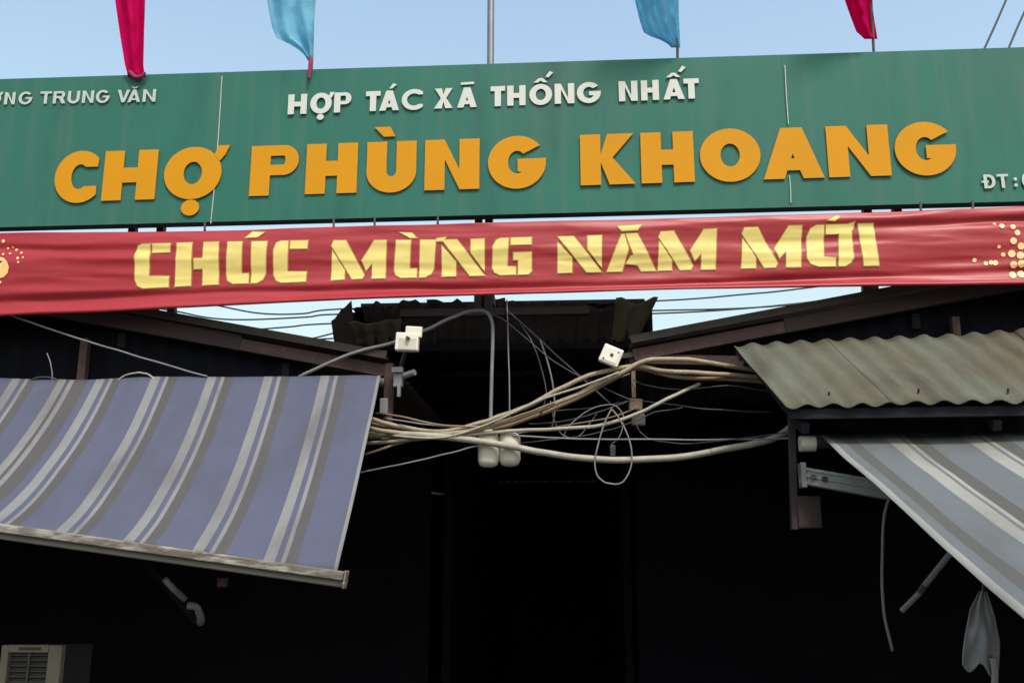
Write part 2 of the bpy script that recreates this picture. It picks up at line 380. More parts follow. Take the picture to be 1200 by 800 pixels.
# pale joint strips where two panels meet, slightly bent
for px, pya, pyb, bend in ((254, 90, 262, .012), (922, 77, 146, -.004), (926, 206, 238, .004)):
    X = P(px, (pya + pyb) / 2, Y_SIGN).x
    pts = [Vector((X + bend * math.sin(t * 3.0) * .6 - .003 * t, Y_SIGN - .004, P(px, pya + (pyb - pya) * t, Y_SIGN).z)) for t in [k / 8 for k in range(9)]]
    v, f = tube(pts, .0035, 6); mesh_obj('joint_strip', v, f, M['seam'], sign)
# raised yellow name
ybase = lambda x: 235.2 - .0322 * (x - 153); ycap = lambda x: 177.2 - .0342 * (x - 153)
for ch, x0, x1, acc in [('C',65,115,()),('H',122,184,()),('O',193,260,('horn','dot')),('P',294,350,()),('H',359,419,()),('U',430,488,('grave',)),
        ('N',498,562,()),('G',572,640,()),('K',680,743,()),('H',751,813,()),('O',820,891,()),('A',893,964,()),('N',969,1042,()),('G',1048,1120,())]:
    sign_letter(sign, ch, x0, x1, ybase, ycap, .375, .30, .007, M['yellow'], M['yellow_side'], acc)
wbase = lambda x: 134.6 - .0392 * (x - 349); wcap = lambda x: 111.4 - .0398 * (x - 349)
for ch, x0, x1, acc in [('H',338,360,()),('O',364,389,('horn','dot')),('P',392,412,()),('T',429,446,()),('A',445,468,('acute',)),('C',471,496,()),
        ('X',509,531,()),('A',536,559,('tilde',)),('T',575,592,()),('H',594.5,616,()),('O',620.5,647,('circ_acute',)),('N',650,673,()),('G',676,704,()),
        ('N',725,747,()),('H',751,772,()),('A',777,802,('circ_acute',)),('T',801,819,())]:
    sign_letter(sign, ch, x0, x1, wbase, wcap, .29, .24, .007, M['white_letter'], M['letter_side'], acc)
lbase = lambda x: 123.2 - .019 * x; lcap = lambda x: 109 - .021 * x
for ch, x0, x1, acc in [('O',-15,2,('horn','grave')),('N',6,18.5,()),('G',22.5,38.5,()),('T',47.5,61,()),('R',63,77.5,()),('U',80,94,()),('N',97,110.5,()),
        ('G',113,129,()),('V',138,152.5,()),('A',150.5,165,('breve',)),('N',168,183,())]:
    sign_letter(sign, ch, x0, x1, lbase, lcap, .235, .18, .005, M['grey_letter'], M['letter_side'], acc)
tbase = lambda x: 221.2 - .03 * (x - 1160); tcap = lambda x: 205 - .03 * (x - 1160)
for ch, x0, x1 in [('D',1150.5,1166),('T',1168,1181.5),(':',1186.5,1192.5),('O',1197,1208)]:
    sign_letter(sign, ch, x0, x1, tbase, tcap, .22, .17, .005, M['grey_letter'], M['letter_side'], ())
# uprights and rails behind the board
for px in (157, 190, 561, 573, 1015, 1050):
    X = P(px, 262 - .02 * px, Y_POST).x; zt = z_at(top_l, X) - .06
    zb = P(600, 366, Y_POST).z + .02 if px in (561, 573) else P(px, 425, Y_POST).z
    w = .05 if px < 1000 else .055
    v, f = box((X, Y_POST, (zt + zb) / 2), (w, w, zt - zb)); mesh_obj('upright', v, f, M['post'], sign)
for ln, dz in ((top_l, -.25), (bot_l, .22)):
    a = Vector((XS[0] + .2, Y_SIGN + .26, z_at(ln, XS[0]) + dz)); b = Vector((XS[3] - .2, Y_SIGN + .26, z_at(ln, XS[3]) + dz))
    v, f = beam(a, b, .26, .05); mesh_obj('rail', v, f, M['post'], sign)
zc = P(600, 352, Y_POST).z
zc = P(600, 366, Y_POST).z
v, f = beam((P(470, 350, Y_POST).x, Y_POST, zc), (P(690, 345, Y_POST).x, Y_POST, zc), .08, .05); mesh_obj('cross_beam', v, f, M['post'], sign)
# small hooks under the board
for px, py in ((240, 263), (391, 259), (439, 258), (513, 256), (1079, 240), (1140, 238)):
    v, f = cyl(P(px, py - 6, Y_SIGN + .03), P(px, py + 7, Y_BAN + .04), .008, 8); mesh_obj('hook', v, f, M['post'], sign)

# ------------------------------------------------------------------ the red banner
b_top = [(-200, 277), (0, 272), (120, 271), (240, 268.5), (400, 264.5), (600, 260), (800, 254.5), (1000, 248), (1200, 240), (1450, 229)]
b_bot = [(-200, 381), (0, 371), (120, 366), (200, 362), (300, 357), (400, 353), (500, 349.5), (600, 346), (700, 343), (800, 340), (1000, 336.5), (1200, 334), (1450, 333)]
def fold(px, v):
    """depth offset of the cloth; v = 0 at the top hem, 1 at the bottom hem"""
    x = px / 100.0
    d = .030 * nz(x * .35, v * 2.6, 1.3) + .011 * nz(x * .6 + v * 1.2, v * 4.5, 4.2) + .003 * nz(x * 1.8 - v * 2, v * 8, 8.8)
    d += .013 * abs(nz(x * .42 + v * .7, v * 5.2, 2.7)) + .008 * abs(nz(x * .9 - v * 1.6, v * 6.5, 6.1))
    a = .86 - .05 * math.sin(x * .55 + .8) + .02 * nz(x * .6, 3.3)
    dd = v - a; wdt = .055
    d += .026 * math.exp(-(dd / wdt) ** 2) * (.55 + .45 * nz(x * .5, 7.7) + min(1, max(0, (px - 150) / 300)) * .35)     # fold above the hem
    d -= .020 * math.exp(-((v - .975) / .035) ** 2)                                   # rolled hem
    c = .13 + .02 * nz(x * .9, 9.9); k = max(0, min(1, (px - 950) / 200)); d += k * .022 * math.exp(-((v - c - .05) / .05) ** 2)
    k2 = max(0, min(1, (330 - px) / 260)); d += k2 * .018 * math.exp(-((v - .19 - .06 * math.sin(x)) / .06) ** 2)
    d += .012 * math.exp(-(v / .05) ** 2)
    return d
def ban(px, v, off=0.0):
    py = smooth_interp(b_top, px) * (1 - v) + smooth_interp(b_bot, px) * v
    p = P(px, py, Y_BAN); p.y = Y_BAN + fold(px, v) - off
    return p
def ban_px(px, py, off): 
    t, b = smooth_interp(b_top, px), smooth_interp(b_bot, px); return ban(px, (py - t) / (b - t), off)
v, f = grid(lambda u, w: ban(-200 + 1650 * u, w), 420, 56)
banner = mesh_obj('festive_banner', v, f, M['red'], None, smooth=True)
tag(banner, 'long wrinkled red cloth banner with yellow New Year greeting strung under the green board', 'banner')
solid(banner, .003)
ban_cap = [(150, 286.5), (180, 286), (230, 284), (290, 283), (340, 282), (420, 281.8), (490, 281.6), (543, 281.2), (600, 279.5), (680, 277), (740, 274), (806, 269.5), (903, 265.5), (970, 263), (1018, 261), (1040, 260)]
ban_base = [(150, 338.5), (180, 337), (230, 334), (290, 331.5), (340, 330.5), (420, 327), (490, 325.5), (543, 324), (600, 322.5), (680, 319.5), (740, 317.5), (806, 315.5), (903, 313.3), (970, 312), (1018, 311), (1040, 310.5)]
ST = {
 'C': [[(.10,.96),(.22,1),(.44,1),(.40,.27),(.95,.25),(.93,0),(.22,0),(.07,.06),(0,.2),(.02,.78)], [(.50,1),(1,1),(.98,.80),(.49,.80)]],
 'H': [[(.06,1),(.40,1),(.36,0),(0,0)], [(.44,.62),(.64,.62),(.66,1),(1,1),(.98,0),(.62,0),(.63,.38),(.43,.38)]],
 'U': [[(.05,1),(.40,1),(.37,.25),(.54,.25),(.54,0),(.16,0),(.03,.08),(0,.24)], [(.63,1),(1,1),(.95,.22),(.88,.08),(.74,0),(.60,0)]],
 'M': [[(0,0),(.02,.76),(.24,.26),(.24,0)], [(.01,.86),(.05,1),(.27,1),(.60,.10),(.56,0),(.38,0)], [(.55,.48),(.78,1),(1,1),(.98,0),(.74,0),(.74,.40),(.63,.22)]],
 'N': [[(0,0),(.0,.84),(.33,.40),(.33,0)], [(0,1),(.36,1),(1,.0),(.66,0)], [(.68,1),(1,1),(1,.12),(.68,.62)]],
 'G': [[(.10,.95),(.22,1),(.42,1),(.38,.24),(.60,.22),(.60,0),(.20,0),(.06,.07),(0,.2),(.02,.78)], [(.48,1),(1,1),(1,.80),(.47,.80)], [(.54,.60),(1,.60),(1,.08),(.92,0),(.66,0),(.66,.40),(.54,.40)]],
 'A': [[(0,0),(.30,1),(.36,1),(.44,.58),(.31,0)], [(.38,1),(.62,1),(1,0),(.70,0),(.62,.16),(.39,.20),(.48,.40),(.54,.42)]],
 'O': [[(.08,.93),(.20,1),(.36,1),(.35,.24),(.60,.20),(.60,0),(.24,0),(.08,.07),(0,.2),(.0,.74)], [(.40,1),(.86,1),(1,1.05),(.98,.90),(.94,.84),(.98,.2),(.92,.08),(.80,0),(.66,0),(.68,.78),(.40,.78)]],
 'I': [[(0,1),(.72,1),(1,0),(.28,0)]],
}
SACC = {'acute': [[(.46,1.10),(.62,1.26),(.92,1.24),(.76,1.12)]], 'grave': [[(.12,1.22),(.42,1.20),(.54,1.06),(.38,1.06)]], 'breve': [[(.22,1.22),(.70,1.22),(.62,1.08),(.30,1.08)]],
        'acute2': [[(.42,1.10),(.62,1.20),(.70,1.18),(.58,1.08)]], 'horn': [[(1.0,.96),(1.02,1.04),(1.24,1.07),(1.20,.96)]]}
def grow(lp, d):
    """offset a counter-clockwise outline outwards, corners mitred but limited"""
    n = len(lp); out = []
    for i in range(n):
        p0, p1, p2 = (Vector(lp[i-1]), Vector(lp[i]), Vector(lp[(i+1) % n]))
        e1, e2 = (p1 - p0).normalized(), (p2 - p1).normalized()
        n1, n2 = Vector((e1.y, -e1.x)), Vector((e2.y, -e2.x)); m = n1 + n2
        m = m / max(.35, m.length_squared / 2) if m.length > 1e-4 else n1
        out.append(tuple(p1 + m * d))
    return out
def ccw(lp):
    ar = sum(lp[i][0]*lp[(i+1) % len(lp)][1] - lp[(i+1) % len(lp)][0]*lp[i][1] for i in range(len(lp)))
    return lp if ar > 0 else lp[::-1]
def banner_print(name, polys, x0, x1, asp, offs, material, parent):
    bm = bmesh.new()
    for lp, of in zip(polys, offs):
        b2 = bmesh.new(); b2.faces.new([b2.verts.new((x, y, 0)) for x, y in lp]).normal_update()
        bmesh.ops.triangulate(b2, faces=b2.faces[:])
        for _ in range(5):
            es = [e for e in b2.edges if e.calc_length() > .06]
            if not es: break
            bmesh.ops.subdivide_edges(b2, edges=es, cuts=1); bmesh.ops.triangulate(b2, faces=b2.faces[:])
        mp = {}
        for q in b2.verts:
            px = x0 + q.co.x / asp * (x1 - x0); c, b = smooth_interp(ban_cap, px), smooth_interp(ban_base, px)
            mp[q] = bm.verts.new(ban_px(px, b + (c - b) * q.co.y, of))
        for fc in b2.faces:
            nf = bm.faces.new([mp[q] for q in fc.verts]); nf.smooth = True
            nf.normal_update()
            if nf.normal.y > 0: nf.normal_flip()
        b2.free()
    me = bpy.data.meshes.new(name); bm.to_mesh(me); bm.free(); me.materials.append(material)
    o = bpy.data.objects.new(name, me); COL.objects.link(o); o.parent = parent
    return o
def banner_letter(ch, x0, x1, acc=()):
    polys = list(ST[ch])
    for a in acc: polys += SACC[a]
    asp = (x1 - x0) / 48.0
    polys = [ccw([(x * asp, y) for x, y in lp]) for lp in polys]
    o = banner_print('printed_letter', polys, x0, x1, asp, [.0075] * len(polys), M['banner_yellow'], banner)
    banner_print('letter_outline', [grow(lp, .024) for lp in polys], x0, x1, asp, [.0042 + .0006 * i for i in range(len(polys))], M['banner_olive'], o)
for ch, x0, x1, acc in [('C',158,200,()),('H',204.5,256.5,()),('U',264.5,313,('acute',)),('C',320,361,()),('M',388,453,()),('U',462,511,('grave','horn')),('N',518,568,()),
        ('G',577,623,()),('N',653.5,705,()),('A',711,769,('breve',)),('M',771,840,()),('M',869,940,()),('O',946,1002,('acute2',)),('I',1006,1031,())]:
    banner_letter(ch, x0, x1, acc)
def discs(name, spots, material):
    for (px, py, r) in spots:
        vs, fs = [], []
        n = 12; o = len(vs); vs.append(ban_px(px, py, .0055))
        for k in range(n): a = 2*math.pi*k/n; vs.append(ban_px(px + r*math.cos(a), py + r*math.sin(a), .0055))
        fs += [[o, o+1+k, o+1+(k+1) % n] for k in range(n)]
        mesh_obj(name, vs, fs, material, banner)
blossom = [(1188,265,3.2),(1193,272,3.4),(1188,282,4),(1197,288,4.2),(1186,297,4.4),(1196,299,4.4),(1188,310,4.2),(1197,309,4.4),(1187,322,4.2),(1197,321,4.4),
           (1175,264,3.2),(1167,261,1.8),(1171,289,2),(1176,298,2.6),(1143,304,2.5),(1156,308,2.6),(1162,307,2.8),(1167,307.5,3.2),(1207,270,5),(1208,292,6),(1208,312,6)]
discs('blossom_print', blossom, M['gold'])
discs('lantern_print', [(-1, 314, 13)], M['gold'])
discs('sparkle_print', [(3,282,2),(8,290,1.3),(18,292,1.6),(25,296,1.5),(12,297,1.4),(22,303,1.6),(28,302,1.2),(4,298,1.5),(23,308,1.3),(1,331,1.8),(14,289,1)], M['gold'])

# ------------------------------------------------------------------ flags over the sign
def flag(label, left, right, bottom, material, base, waves, tail=None, lean=.16, stick=True, up=190):
    y0 = Y_SIGN - .02
    bpx, bpy_ = base
    root = thing('festival_flag', label, 'flag', P(bpx, bpy_, Y_SIGN + .05), 'festival flags along the top of the green board')
    zb = P(bpx, bottom, y0).z
    rows = [bottom - (bottom + up) * k / 40 for k in range(41)]
    def fn(u, v):
        py = rows[int(round(v * 40))]
        l, r = smooth_interp(left, py) if py >= left[0][0] else left[0][1], smooth_interp(right, py) if py >= right[0][0] else right[0][1]
        if py < -10:
            l -= (-10 - py) * .10
        px = l + (r - l) * u
        q = P(px, py, y0); dep = -lean * max(0, q.z - zb)
        amp = .030 * min(1, .25 + v * 2)
        dep += amp * math.sin(u * waves * 2 * math.pi + 1.1 * v + .8 * nz(v * 4, waves)) + .016 * nz(u * 4, v * 11, waves) + .008 * nz(u * 9 + v * 6, v * 19, waves)
        q = P(px + 2.0 * nz(v * 6, u * 2 + waves) * (0 if u in (0, 1) else 1), py, y0 + dep)
        return q
    v, f = grid(fn, 28, 40)
    o = mesh_obj('cloth', v, f, material, root, smooth=True); solid(o, .002)
    pr = lambda py: (smooth_interp(right, py) if py >= right[0][0] else right[0][1])
    if stick:
        a = P(bpx, bpy_ + 6, Y_SIGN + .03); b = P(pr(bottom - 40) - 1.5, bottom - 40, y0 - lean * .25 + .02); e = b + (b - a) * 3.6
        b.y += .0
        v, f = tube([a, a.lerp(b, .5), b], .010, 8); mesh_obj('stick', v, f, M['bamboo'], root)
        v, f = tube([b, P(pr(-60) - 2, -60, y0 - lean * .55 + .03), P(pr(-up) - 2, -up, y0 - lean * 1.1 + .03)], .010, 8); mesh_obj('stick', v, f, M['bamboo'], root)
    if tail:
        v, f = tube(catmull([P(x, y, y0 - .012) for x, y in tail], 5), .016, 7, lambda t: 1 - .5 * abs(t - .3)); mesh_obj('tie_string', v, f, M['magenta_string'], root)
    return root
flag('magenta pink furled flag hanging above the words TRUNG VĂN on the board', [(-60,131),(0,135),(35,140),(75,146),(91,150)], [(-60,171),(0,170),(50,168.5),(80,168),(91,171)], 91, M['pink'], (166, 90), 1.6, tail=[(152,84),(158,90),(165,90),(170,85)])
flag('light blue flag with ragged slanting edge and dark red tie string', [(-60,308),(0,313),(30,318.5),(45,325),(52,340),(60,352),(71,361)], [(-60,372),(0,370),(30,368),(60,366.5),(71,366)], 71, M['blue'], (365, 84), 2.2, tail=[(364,68),(364,76),(363,84),(362,92)])
flag('light blue flag on a bare stick above the word NHẤT', [(-60,738),(0,744),(25,750),(41,756),(44,768),(50,780),(56,787)], [(-60,794),(0,794.5),(30,796),(56,797)], 56, M['blue'], (794, 66), 2.6, lean=.455, up=120)
flag('narrow magenta pink flag on a bare stick above the yellow letters ANG', [(-60,984),(0,990),(20,997),(38,1004),(46,1013)], [(-60,1021),(0,1022),(20,1024),(46,1028)], 46, M['pink'], (1024, 56), 1.4, lean=.455, up=120)

# ------------------------------------------------------------------ mast behind the sign
X = P(575, 40, 6.6).x
mast = thing('metal_mast', 'slim grey metal mast rising behind the green board between two blue flags', 'mast', (X, 6.6, P(600, 360, 6.6).z))
v, f = cyl((X, 6.6, P(600, 360, 6.6).z), (X, 6.6, 9.5), .026, 12); mesh_obj('tube', v, f, M['pole'], mast)
v, f = box((X, 6.52, P(600, 356, 6.6).z), (.09, .14, .07)); mesh_obj('foot_clamp', v, f, M['post'], mast)

# ------------------------------------------------------------------ the two sheds and the passage hall
def rake_z(px0, py0, px1, py1):
    a, b = P(px0, py0, Y_GAB), P(px1, py1, Y_GAB); return a, b
WV = .165
def shed(label, eave, high, sign_dir):
    a, b = P(*eave, Y_GAB), P(*high, Y_GAB); sl = (b.z - a.z) / (b.x - a.x)
    far = Vector((a.x + sign_dir * 5.6, Y_GAB, a.z + sl * sign_dir * 5.6))
    root = thing('market_shed', label, 'shed', (a.x + sign_dir * 2.8, Y_GAB + 6, 0))
    a0 = Vector((a.x - sign_dir * .02, a.y, a.z - sign_dir * sl * .02))
    # roof sheets, waves along the depth
    nsh = 6; dep = BACK - Y_GAB
    for k in range(nsh):
        y0 = Y_GAB - .05 + dep * k / nsh; y1 = Y_GAB - .05 + dep * (k + 1) / nsh + .06; dz = Vector((0, 0, -.035 + .004 * (k % 2)))
        A_ = Vector((a0.x, y0, a0.z)) + dz; B_ = Vector((a0.x, y1, a0.z)) + dz; C_ = Vector((far.x, y1, far.z)) + dz; D_ = Vector((far.x, y0, far.z)) + dz
        v, f = corrugated(A_, B_, C_, D_, WV, .016, nv=2, per=6); solid(mesh_obj('roof_sheet', v, f, M['roof_dark'], root, smooth=True), .006)
    # sheet metal trim on the rake and the brown rafter below it
    v, f = beam(a0 + Vector((0, -.075, -.012)), far + Vector((0, -.075, -.012)), .012, .05); mesh_obj('rake_trim', v, f, M['roof_dark'], root)
    n = Vector((0, 0, -.105))
    mid_ = a.lerp(far, .17)
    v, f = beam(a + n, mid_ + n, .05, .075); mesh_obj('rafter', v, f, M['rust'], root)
    v, f = beam(mid_ + n * .9, far + n * .9, .056, .10); mesh_obj('rafter', v, f, M['rust_dark'], root)  # rest of the rafter, its shade painted in with the darker steel
    e0, e1 = a.lerp(far, .10), far
    v, f = grid(lambda u, w: e0.lerp(e1, u) + Vector((0, .09 + .012 * math.sin(u * 5.0 / WV * 6.28), -.06 - w * (.30 + 1.0 * min(1, u * 3)))), 240, 3)
    solid(mesh_obj('gable_sheet', v, f, M['shade_black'], root, smooth=True), .004)
    for k in range(1, 5):
        q = Vector((0, dep * k / 5, -.10)); v, f = beam(a + q, far + q, .06, .09); mesh_obj('rafter', v, f, M['dark'], root)
    for k in range(5):
        t = .12 + .2 * k; q = a.lerp(far, t); v, f = beam(q + Vector((0, .06, -.21)), q + Vector((0, dep - .2, -.21)), .05, .10); mesh_obj('purlin', v, f, M['dark'], root)
    # outer wall, back wall
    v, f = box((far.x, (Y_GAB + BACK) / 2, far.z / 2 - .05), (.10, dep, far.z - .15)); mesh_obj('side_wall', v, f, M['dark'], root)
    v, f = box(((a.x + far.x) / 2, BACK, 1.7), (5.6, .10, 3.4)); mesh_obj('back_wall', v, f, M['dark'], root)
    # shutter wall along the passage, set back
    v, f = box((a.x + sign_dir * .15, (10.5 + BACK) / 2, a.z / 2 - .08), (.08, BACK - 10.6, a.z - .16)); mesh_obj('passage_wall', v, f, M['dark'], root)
    # dark tarpaulin across the stall, its near-black colour standing in for shade
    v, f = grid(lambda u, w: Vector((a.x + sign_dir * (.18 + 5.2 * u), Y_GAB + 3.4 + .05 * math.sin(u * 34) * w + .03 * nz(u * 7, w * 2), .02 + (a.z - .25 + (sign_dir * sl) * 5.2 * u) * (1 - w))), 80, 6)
    solid(mesh_obj('shade_sheet', v, f, M['shade_black'], root, smooth=True), .004)
    return root, a, far, sl
shedL, aL, fL, sL = shed('dark shed with brown rafter roofed above the lavender striped awning', (452, 416), (169, 365), -1)
shedR, aR, fR, sR = shed('dark shed with brown rafter roofed above the mossy corrugated canopy', (742, 398), (1013, 347), 1)
# posts that carry the eaves
for root, px, y, zt, w in ((shedL, 456, Y_GAB, aL.z - .06, .055), (shedR, 741, Y_GAB + .03, aR.z - .06, .055)):
    X = P(px, 450, y).x; zl = P(px, 498, y).z; v, f = box((X, y, (zt + zl) / 2), (w, w, zt - zl)); 
    if root is shedL: mesh_obj('post', v, f, M['rust'], root)
for root, px, pya, pyb in ((shedL, 101, 397, 470), (shedR, 1118, 372, 400)):
    a = P(px, pya, Y_GAB); b = P(px + (2 if px > 600 else -2), pyb, Y_GAB)
    v, f = box((a.x, Y_GAB, (a.z + b.z) / 2), (.05 if px < 600 else .045, .05, a.z - b.z)); mesh_obj('strut', v, f, M['rust'], root)
v, f = beam(P(738, 421, Y_GAB + .02), P(905, 424, Y_GAB + .02), .05, .06); mesh_obj('tie_beam', v, f, M['rust'], shedR)
# post below the banner on the left, standing on the rake
v, f = beam(P(202, 374, Y_GAB + .03), P(200, 330, Y_GAB + .03), .05, .05); mesh_obj('stub_post', v, f, M['post'], shedL)
v, f = beam(P(1015, 352, Y_GAB + .03), P(1015, 320, Y_GAB + .03), .05, .05); mesh_obj('stub_post', v, f, M['post'], shedR)

# the hall over the passage: ragged corrugated front and a long dark roof
zH = P(590, 352, 6.85).z
hall = thing('passage_hall', 'dark covered market passage with ragged corrugated sheets along its front', 'hall', (P(590, 400, 6.85).x, 12, 0))
xl, xr = P(412, 352, 6.9).x, P(762, 352, 6.9).x
for k in range(6):
    y0 = 6.95 + (BACK - 6.95) * k / 6; y1 = 6.95 + (BACK - 6.95) * (k + 1) / 6 + .05
    zk = zH - .02 - .012 * (k % 2)
    v, f = corrugated((xl, y0, zk), (xr, y0, zk), (xr, y1, zk), (xl, y1, zk), WV, .016, nv=2, per=6); solid(mesh_obj('roof_sheet', v, f, M['roof_dark'], hall, smooth=True), .006)
tops = [(393, 377, 470, 372, 405, 404, 470, 405), (424, 352, 512, 350, 430, 402, 512, 404), (500, 350, 592, 348.5, 502, 404, 592, 405), (583, 351, 676, 354, 584, 405, 676, 404), (668, 356, 742, 355, 666, 404, 736, 402), (722, 348, 772, 347, 716, 402, 748, 397)]
for k, (ax, ay, bx, by, dx, dy, cx, cy) in enumerate(tops):
    yy = 6.86 - .018 * (k % 2) - .03 * (k == 0)
    mm = M['roof_mid'] if k in (0, 5) else M['roof_dark']  # end sheets coloured as lit, the others as shaded by the banner
    v, f = corrugated(P(ax, ay, yy), P(bx, by, yy), P(cx, cy, yy + .10), P(dx, dy, yy + .10), .11, .013, nv=8, jag=.34, seed=3.3 * k + 1, per=8, warp=.02)
    solid(mesh_obj('front_sheet', v, f, mm, hall, smooth=True), .004)
v, f = grid(lambda u, w: P(388 + 24 * u + 4 * w, 376 - 24 * u * (1 - w) + 28 * w + 3 * nz(u * 3, w * 3), 6.80 + .05 * u), 6, 6)
solid(mesh_obj('loose_sheet', v, f, M['roof_dark'], hall), .004)
v, f = beam((xl, 6.97, P(590, 404, 6.97).z), (xr, 6.97, P(590, 404, 6.97).z), .06, .08); mesh_obj('front_beam', v, f, M['dark'], hall)
v, f = box(((xl + xr) / 2, (7.1 + BACK) / 2, zH + .05), (xr - xl - .05, BACK - 7.1, .03)); mesh_obj('leak_blocker', v, f, M['dark'], hall)  # unseen slab added above the sheets to stop light leaking through the laps
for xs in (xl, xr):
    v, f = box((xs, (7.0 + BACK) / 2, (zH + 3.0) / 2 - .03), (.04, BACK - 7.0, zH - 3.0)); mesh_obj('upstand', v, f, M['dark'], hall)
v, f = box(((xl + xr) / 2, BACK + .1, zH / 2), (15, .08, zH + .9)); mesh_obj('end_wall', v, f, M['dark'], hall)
for k in range(4):
    yy = 9.5 + 3 * k; v, f = beam((xl - .1, yy, zH - .12), (xr + .1, yy, zH - .12), .08, .12); mesh_obj('roof_beam', v, f, M['dark'], hall)

# ------------------------------------------------------------------ corrugated canopy of the right shed
can = thing('corrugated_canopy', 'weathered mossy corrugated canopy sloping above the slate striped awning', 'canopy', P(1050, 430, 5.7))
YB, YF = 6.02, 4.92; WVC = .142
ca = [P(860, 405, YB), P(1300, 383, YB), P(1420, 467, YF), P(921, 475, YF)]
Wc = (ca[1] - ca[0]).length; ns = 4
for k in range(ns):
    u0 = k / ns; u1 = min(1.0, (k + 1) / ns + .02)
    lift = Vector((0, -.3, .95)).normalized() * (.004 * (k % 2))
    v, f = corrugated(*[q + lift for q in ca], WVC, .0115, nv=10, seed=2.2, warp=.014, u0=u0, u1=u1, per=10)
    # frayed, uneven lower edge
    nu1 = len(v) // 11
    for i in range(nu1):
        v[10 * nu1 + i] = v[10 * nu1 + i] + (ca[3] - ca[0]).normalized() * (.018 * nz(i * .11 + k * 9, 1.1))
    solid(mesh_obj('roof_sheet', v, f, M['roof_moss'], can, smooth=True), .005)
v, f = beam(ca[3] + Vector((.02, .05, -.038)), ca[2] + Vector((0, .05, -.038)), .04, .05); mesh_obj('edge_batten', v, f, M['dark'], can)
v, f = beam(ca[0] + Vector((.03, .02, -.06)), ca[1] + Vector((0, .02, -.06)), .04, .06); mesh_obj('back_batten', v, f, M['rust'], can)
for u in (.04, .5, .96):
    p0, p1 = ca[0].lerp(ca[1], u), ca[3].lerp(ca[2], u); dn = Vector((.02, 0, -.11))
    v, f = beam(p0 + dn, p1 + dn + Vector((0, .06, 0)), .04, .05); mesh_obj('rib', v, f, M['dark'], can)
    v, f = beam(p0 + dn, Vector((p0.x, Y_GAB + .12, p0.z - .04)), .05, .05); mesh_obj('bracket', v, f, M['dark'], can)
# screws and a dead leaf's worth of grit on the sheets
for u, w in ((.12, .9), (.34, .88), (.55, .9)):
    p = ca[0].lerp(ca[1], u).lerp(ca[3].lerp(ca[2], u), w); v, f = cyl(p + Vector((0, 0, .005)), p + Vector((0, -.012, .026)), .006, 8); mesh_obj('screw', v, f, M['rust'], can)

# ------------------------------------------------------------------ striped awnings
def striped(name_root, root, bl, br, fl, fr, sag, stripes, mats, hem_m):
    """columns of cloth between the back roller (bl..br) and the front rail (fl..fr); stripes = [(width, material)] from bl to br, in metres at the back"""
    tot = sum(s[0] for s in stripes); u = 0.0; NV = 22
    vs, fs, fm = [], [], []; us = [0.0]; ms = []
    for w, m in stripes:
        n = max(1, int(w / .05))
        for k in range(n): us.append(us[-1] + w / tot / n); ms.append(m)
    for j in range(NV + 1):
        t = j / NV
        for q in us:
            p = bl.lerp(br, q).lerp(fl.lerp(fr, q), t)
            s = 4 * t * (1 - t) * sag * min(1.0, .2 + min(q, 1 - q) * 7)
            p = p + Vector((0, .25 * s, -s)) + Vector((0, 0, .012 * nz(q * 9, t * 3, 5.5) + .006 * nz(q * 24, t * 2.5, 2.2) + .004 * nz(q * 14, t * 9, 7.2)))
            vs.append(p)
    nu = len(us)
    for j in range(NV):
        for i in range(nu - 1):
            fs.append([j*nu+i, j*nu+i+1, (j+1)*nu+i+1, (j+1)*nu+i]); fm.append(ms[i])
    o = mesh_obj('fabric', vs, fs, mats, root, smooth=True, fmats=fm); solid(o, .002)
    return o
# --- lavender awning
YA, YR = 5.98, 4.68
bl, br = P(-420, 448, YA), P(446, 440, YA)
fr = P(395, 671, YR); fl0 = P(0, 615, YR); fl = fr + (fl0 - fr) * 2.80
awnL = thing('striped_awning', 'sagging lavender awning with pale and taupe stripes and flaking white front rail', 'awning', (bl + br) / 2)
T = 64.0
kpx = (br.x - bl.x) / (446 + 420)     # metres per photo pixel along the roller
seq = []
# from the right-hand end towards the left: hem, lavender, taupe, thin pale, gap, wide pale, lavender ...
right_first = [(3.5, 1), (34, 0), (10, 2), (4, 1), (5.5, 0), (10, 1)]
per = [(34.5, 0), (10, 2), (4, 1), (5.5, 0), (10, 1)]
lefty = [(9, 0), (16, 2), (5.5, 1), (4, 2), (9, 1)]
seq = right_first + per * 4 + lefty + [(25, 0), (10, 2)] + [(4, 1), (5.5, 0), (10, 1)] + per * 8
acc_w, lst = 0, []
for w, m in seq:
    if acc_w + w > 866: w = 866 - acc_w
    if w <= 0: break
    lst.append((w * kpx, m)); acc_w += w
striped('fabric', awnL, bl, br, fl, fr, .10, lst[::-1], [M['lav'], M['lav_white'], M['lav_brown']], None)
a, b = fl + Vector((0, 0, -.006)), fr + Vector((.035, 0, -.002))
d = (b - a).normalized(); dn = Vector((0, 0, -1))
v, f = beam(a + dn * .012, b + dn * .012, .05, .042, bev=.006); mesh_obj('front_rail', v, f, M['rail'], awnL)
v, f = beam(a + dn * .050 + Vector((0, .004, 0)), b + dn * .050 + Vector((0, .004, 0)), .034, .032, bev=.006); mesh_obj('rail_channel', v, f, M['rail_under'], awnL)
v, f = beam(b + dn * .028 + d * .001, b + dn * .028 + d * .012, .06, .085, bev=.005); mesh_obj('rail_end_cap', v, f, M['rail'], awnL)
v, f = cyl(bl + Vector((0, .045, -.036)), br + Vector((.02, .045, -.036)), .030, 16); mesh_obj('roller', v, f, M['cable_dim'], awnL)
pb = P(466, 441, 6.0)
